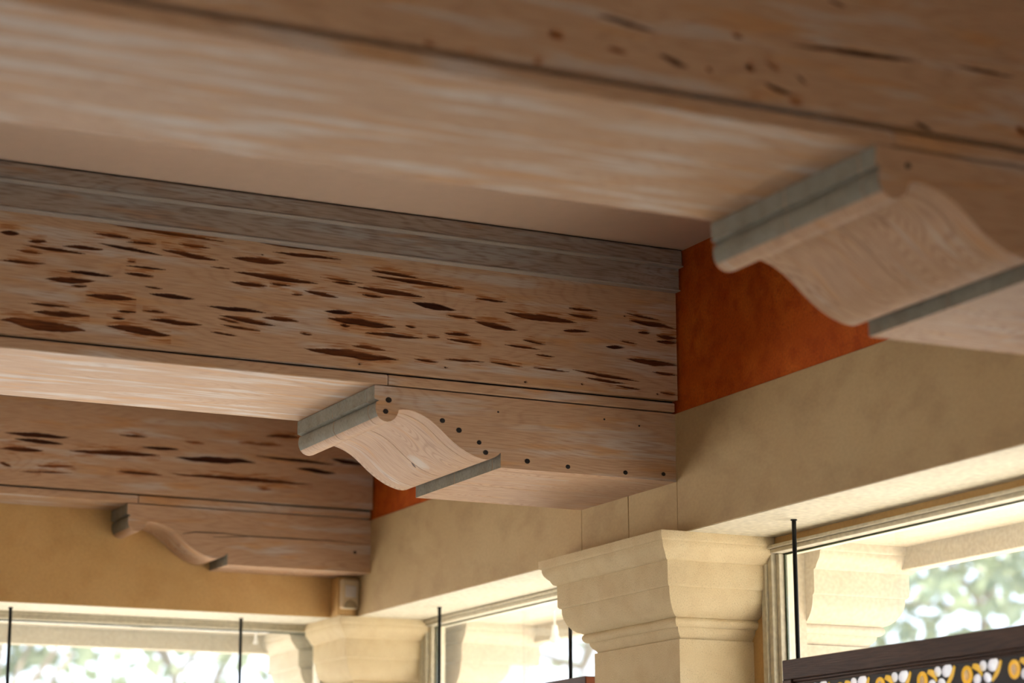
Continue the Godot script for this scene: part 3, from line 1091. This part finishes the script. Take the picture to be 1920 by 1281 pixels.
# ================================================================ rot pockets (x from the wall, height above the soffit, half length, half height, slope, warmth of the rot)
func pecks_one() -> Array:
	pk_list = []
	pk(-1.550, 0.109, 0.062, 0.0057, -0.10, 0.15); pk(-1.453, 0.053, 0.033, 0.0068, -0.23, 0.15); pk(-1.403, -0.008, 0.018, 0.0058, -0.20, 0.15); pk(-1.224, 0.031, 0.033, 0.0059, -0.19, 0.15)
	pk(-1.171, 0.059, 0.013, 0.0048, -0.59, 0.15); pk(-1.286, 0.066, 0.011, 0.0064, -0.10, 0.5); pk(-1.045, 0.133, 0.155, 0.0060, 0.05, 0.15); pk(-0.735, 0.144, 0.073, 0.0045, -0.01, 0.15)
	pk(-1.083, 0.227, 0.023, 0.0038, -0.15, 0.15); pk(-0.891, 0.006, 0.023, 0.0061, -0.25, 0.15); pk(-0.651, 0.033, 0.017, 0.0056, -0.20, 0.5); pk(-1.571, 0.053, 0.022, 0.0046, -0.15, 0.95)
	pk(-1.275, -0.004, 0.014, 0.0048, -0.05, 0.5); pk(-1.188, 0.010, 0.016, 0.0043, -0.12, 0.95); pk(-1.312, 0.122, 0.014, 0.0032, -0.04, 0.5); pk(-1.376, 0.046, 0.008, 0.0037, -0.39, 0.5)
	pk(-1.732, -0.002, 0.011, 0.0056, -0.20, 0.95); pk(-1.237, 0.076, 0.016, 0.0032, -0.48, 0.5); pk(-1.697, 0.061, 0.017, 0.0056, -0.15, 0.95); pk(-1.869, -0.006, 0.014, 0.0055, -0.13, 0.95)
	pk(-1.946, 0.003, 0.014, 0.0045, -0.13, 0.95)
	return pk_list

func pecks_two() -> Array:
	pk_list = []
	pk(-2.070, 0.277, 0.027, 0.0074, 0.03, 0.5); pk(-1.993, 0.262, 0.026, 0.0055, 0.09, 0.5); pk(-1.945, 0.245, 0.086, 0.0055, -0.03, 0.5); pk(-1.868, 0.259, 0.057, 0.0062, 0.02, 0.5)
	pk(-2.014, 0.230, 0.036, 0.0044, -0.02, 0.95); pk(-2.031, 0.200, 0.062, 0.0049, 0.03, 0.5); pk(-1.845, 0.189, 0.063, 0.0062, -0.01, 0.15); pk(-1.899, 0.165, 0.068, 0.0099, 0.06, 0.5)
	pk(-1.873, 0.150, 0.023, 0.0035, 0.08, 0.5); pk(-1.784, 0.129, 0.071, 0.0088, 0.02, 0.5); pk(-1.955, 0.088, 0.056, 0.0044, 0.01, 0.5); pk(-1.920, 0.067, 0.078, 0.0087, 0.02, 0.5)
	pk(-1.968, 0.031, 0.118, 0.0160, -0.03, 0.7); pk(-1.703, 0.044, 0.092, 0.0113, -0.06, 0.5); pk(-1.739, 0.093, 0.027, 0.0040, 0.01, 0.5); pk(-1.762, 0.072, 0.018, 0.0035, 0.01, 0.5)
	pk(-1.660, 0.102, 0.034, 0.0035, -0.00, 0.5); pk(-1.599, 0.078, 0.078, 0.0071, -0.00, 0.5); pk(-1.612, 0.150, 0.065, 0.0071, 0.00, 0.15); pk(-1.665, 0.169, 0.026, 0.0030, -0.03, 0.5)
	pk(-1.707, 0.201, 0.042, 0.0055, -0.01, 0.5); pk(-1.688, 0.223, 0.056, 0.0035, 0.01, 0.15); pk(-1.730, 0.236, 0.013, 0.0025, 0.02, 0.5); pk(-1.734, 0.271, 0.090, 0.0056, -0.08, 0.15)
	pk(-1.786, 0.302, 0.054, 0.0050, -0.01, 0.5); pk(-1.626, 0.330, 0.170, 0.0056, -0.03, 0.95); pk(-1.705, 0.292, 0.042, 0.0038, 0.04, 0.5); pk(-1.564, 0.274, 0.083, 0.0077, -0.08, 0.6)
	pk(-1.552, 0.302, 0.048, 0.0051, -0.02, 0.95); pk(-1.359, 0.283, 0.080, 0.0098, 0.01, 0.6); pk(-1.307, 0.237, 0.126, 0.0083, -0.03, 0.5); pk(-1.388, 0.211, 0.055, 0.0067, -0.02, 0.5)
	pk(-1.296, 0.219, 0.032, 0.0042, 0.01, 0.5); pk(-1.473, 0.248, 0.030, 0.0026, 0.01, 0.5); pk(-1.215, 0.313, 0.104, 0.0058, 0.01, 0.5); pk(-1.246, 0.334, 0.112, 0.0042, -0.01, 0.95)
	pk(-1.423, 0.133, 0.087, 0.0067, -0.01, 0.15); pk(-1.390, 0.105, 0.082, 0.0077, -0.08, 0.5); pk(-1.292, 0.119, 0.055, 0.0067, -0.01, 0.7); pk(-1.445, 0.099, 0.032, 0.0036, -0.14, 0.5)
	pk(-1.410, 0.082, 0.058, 0.0036, -0.06, 0.5); pk(-1.457, 0.059, 0.040, 0.0036, -0.06, 0.5); pk(-1.171, 0.205, 0.052, 0.0068, -0.09, 0.5); pk(-1.243, 0.196, 0.018, 0.0031, 0.04, 0.5)
	pk(-1.215, 0.084, 0.019, 0.0036, -0.02, 0.5); pk(-1.101, 0.246, 0.036, 0.0045, 0.02, 0.5); pk(-1.109, 0.253, 0.066, 0.0022, -0.03, 0.5); pk(-0.954, 0.235, 0.107, 0.0084, -0.04, 0.5)
	pk(-1.011, 0.217, 0.035, 0.0045, -0.02, 0.5); pk(-0.943, 0.290, 0.077, 0.0056, -0.04, 0.5); pk(-0.867, 0.273, 0.146, 0.0068, -0.03, 0.5); pk(-1.116, 0.158, 0.043, 0.0072, 0.03, 0.15)
	pk(-1.044, 0.135, 0.106, 0.0112, -0.03, 0.5); pk(-1.096, 0.122, 0.015, 0.0050, -0.01, 0.5); pk(-0.817, 0.208, 0.070, 0.0108, -0.04, 0.15); pk(-0.731, 0.185, 0.047, 0.0040, -0.00, 0.5)
	pk(-0.891, 0.139, 0.017, 0.0039, -0.07, 0.5); pk(-0.945, 0.107, 0.090, 0.0062, -0.01, 0.5); pk(-0.818, 0.115, 0.022, 0.0034, 0.06, 0.5); pk(-0.742, 0.131, 0.042, 0.0057, -0.00, 0.5)
	pk(-0.721, 0.111, 0.057, 0.0051, -0.05, 0.5); pk(-0.616, 0.169, 0.070, 0.0092, -0.09, 0.5); pk(-0.634, 0.246, 0.050, 0.0040, -0.03, 0.5); pk(-0.467, 0.210, 0.121, 0.0110, -0.03, 0.6)
	pk(-0.325, 0.250, 0.051, 0.0041, 0.01, 0.5); pk(-0.325, 0.229, 0.051, 0.0053, -0.05, 0.5); pk(-0.349, 0.181, 0.045, 0.0053, 0.06, 0.5); pk(-0.491, 0.132, 0.039, 0.0040, -0.11, 0.5)
	pk(-0.530, 0.114, 0.058, 0.0040, -0.03, 0.5); pk(-0.454, 0.095, 0.031, 0.0035, -0.02, 0.5); pk(-1.074, 0.039, 0.145, 0.0125, -0.03, 0.6); pk(-1.021, 0.063, 0.053, 0.0061, -0.03, 0.95)
	pk(-0.842, 0.042, 0.037, 0.0045, -0.04, 0.5); pk(-0.721, 0.054, 0.063, 0.0040, 0.03, 0.5); pk(-0.585, 0.056, 0.054, 0.0034, -0.03, 0.5); pk(-0.433, 0.054, 0.059, 0.0029, -0.01, 0.5)
	pk(-0.248, 0.053, 0.113, 0.0053, -0.07, 0.5); pk(-0.251, 0.038, 0.068, 0.0053, -0.04, 0.5); pk(-0.216, 0.145, 0.032, 0.0059, 0.05, 0.15); pk(-0.169, 0.164, 0.029, 0.0035, -0.04, 0.5)
	pk(-0.080, 0.229, 0.085, 0.0083, -0.06, 0.5); pk(-0.119, 0.250, 0.060, 0.0042, -0.08, 0.5); pk(-0.114, 0.200, 0.022, 0.0047, 0.05, 0.5); pk(-0.033, 0.194, 0.038, 0.0066, -0.02, 0.5)
	pk(-0.034, 0.179, 0.038, 0.0060, 0.02, 0.5); pk(-0.086, 0.110, 0.089, 0.0095, -0.02, 0.5); pk(-0.043, 0.079, 0.044, 0.0047, -0.03, 0.5); pk(-0.172, 0.024, 0.044, 0.0035, -0.06, 0.5)
	pk(-0.032, 0.017, 0.032, 0.0030, -0.05, 0.5)
	nail_marks()
	return pk_list

func nail_marks():
	for e in [[-1.05, 0.012], [-0.78, 0.028], [-0.52, 0.008], [-0.33, 0.02], [-0.18, 0.245], [-1.35, 0.30], [-0.07, 0.012]]:
		pk(e[0], e[1], 0.004, 0.0028, 0.0, 0.0)


func pecks_three() -> Array:
	pk_list = []
	pk(-1.355, 0.189, 0.124, 0.0096, -0.00, 0.15); pk(-1.346, 0.167, 0.093, 0.0087, -0.02, 0.15); pk(-1.410, 0.131, 0.083, 0.0095, 0.03, 0.5); pk(-1.053, 0.146, 0.177, 0.0106, 0.03, 0.5)
	pk(-0.877, 0.178, 0.074, 0.0071, 0.02, 0.15); pk(-0.986, 0.217, 0.057, 0.0053, 0.02, 0.5); pk(-0.653, 0.150, 0.163, 0.0135, 0.02, 0.15); pk(-0.324, 0.173, 0.166, 0.0064, -0.03, 0.15)
	pk(-0.241, 0.138, 0.084, 0.0092, -0.04, 0); pk(-0.108, 0.184, 0.070, 0.0102, -0.09, 0); pk(-0.548, 0.083, 0.293, 0.0081, -0.00, 0.5); pk(-0.956, 0.075, 0.092, 0.0062, -0.02, 0.5)
	pk(-1.280, 0.078, 0.075, 0.0044, 0.05, 0.95); pk(-1.319, 0.053, 0.101, 0.0035, 0.05, 0.5); pk(-0.381, 0.265, 0.073, 0.0073, 0.04, 0.5); pk(-0.743, 0.211, 0.042, 0.0045, -0.03, 0.95)
	pk(-0.472, 0.226, 0.096, 0.0045, 0.01, 0.95); pk(-1.469, 0.070, 0.022, 0.0060, -0.32, 0.5); pk(-0.456, 0.050, 0.031, 0.0036, 0.01, 0.95)
	return pk_list
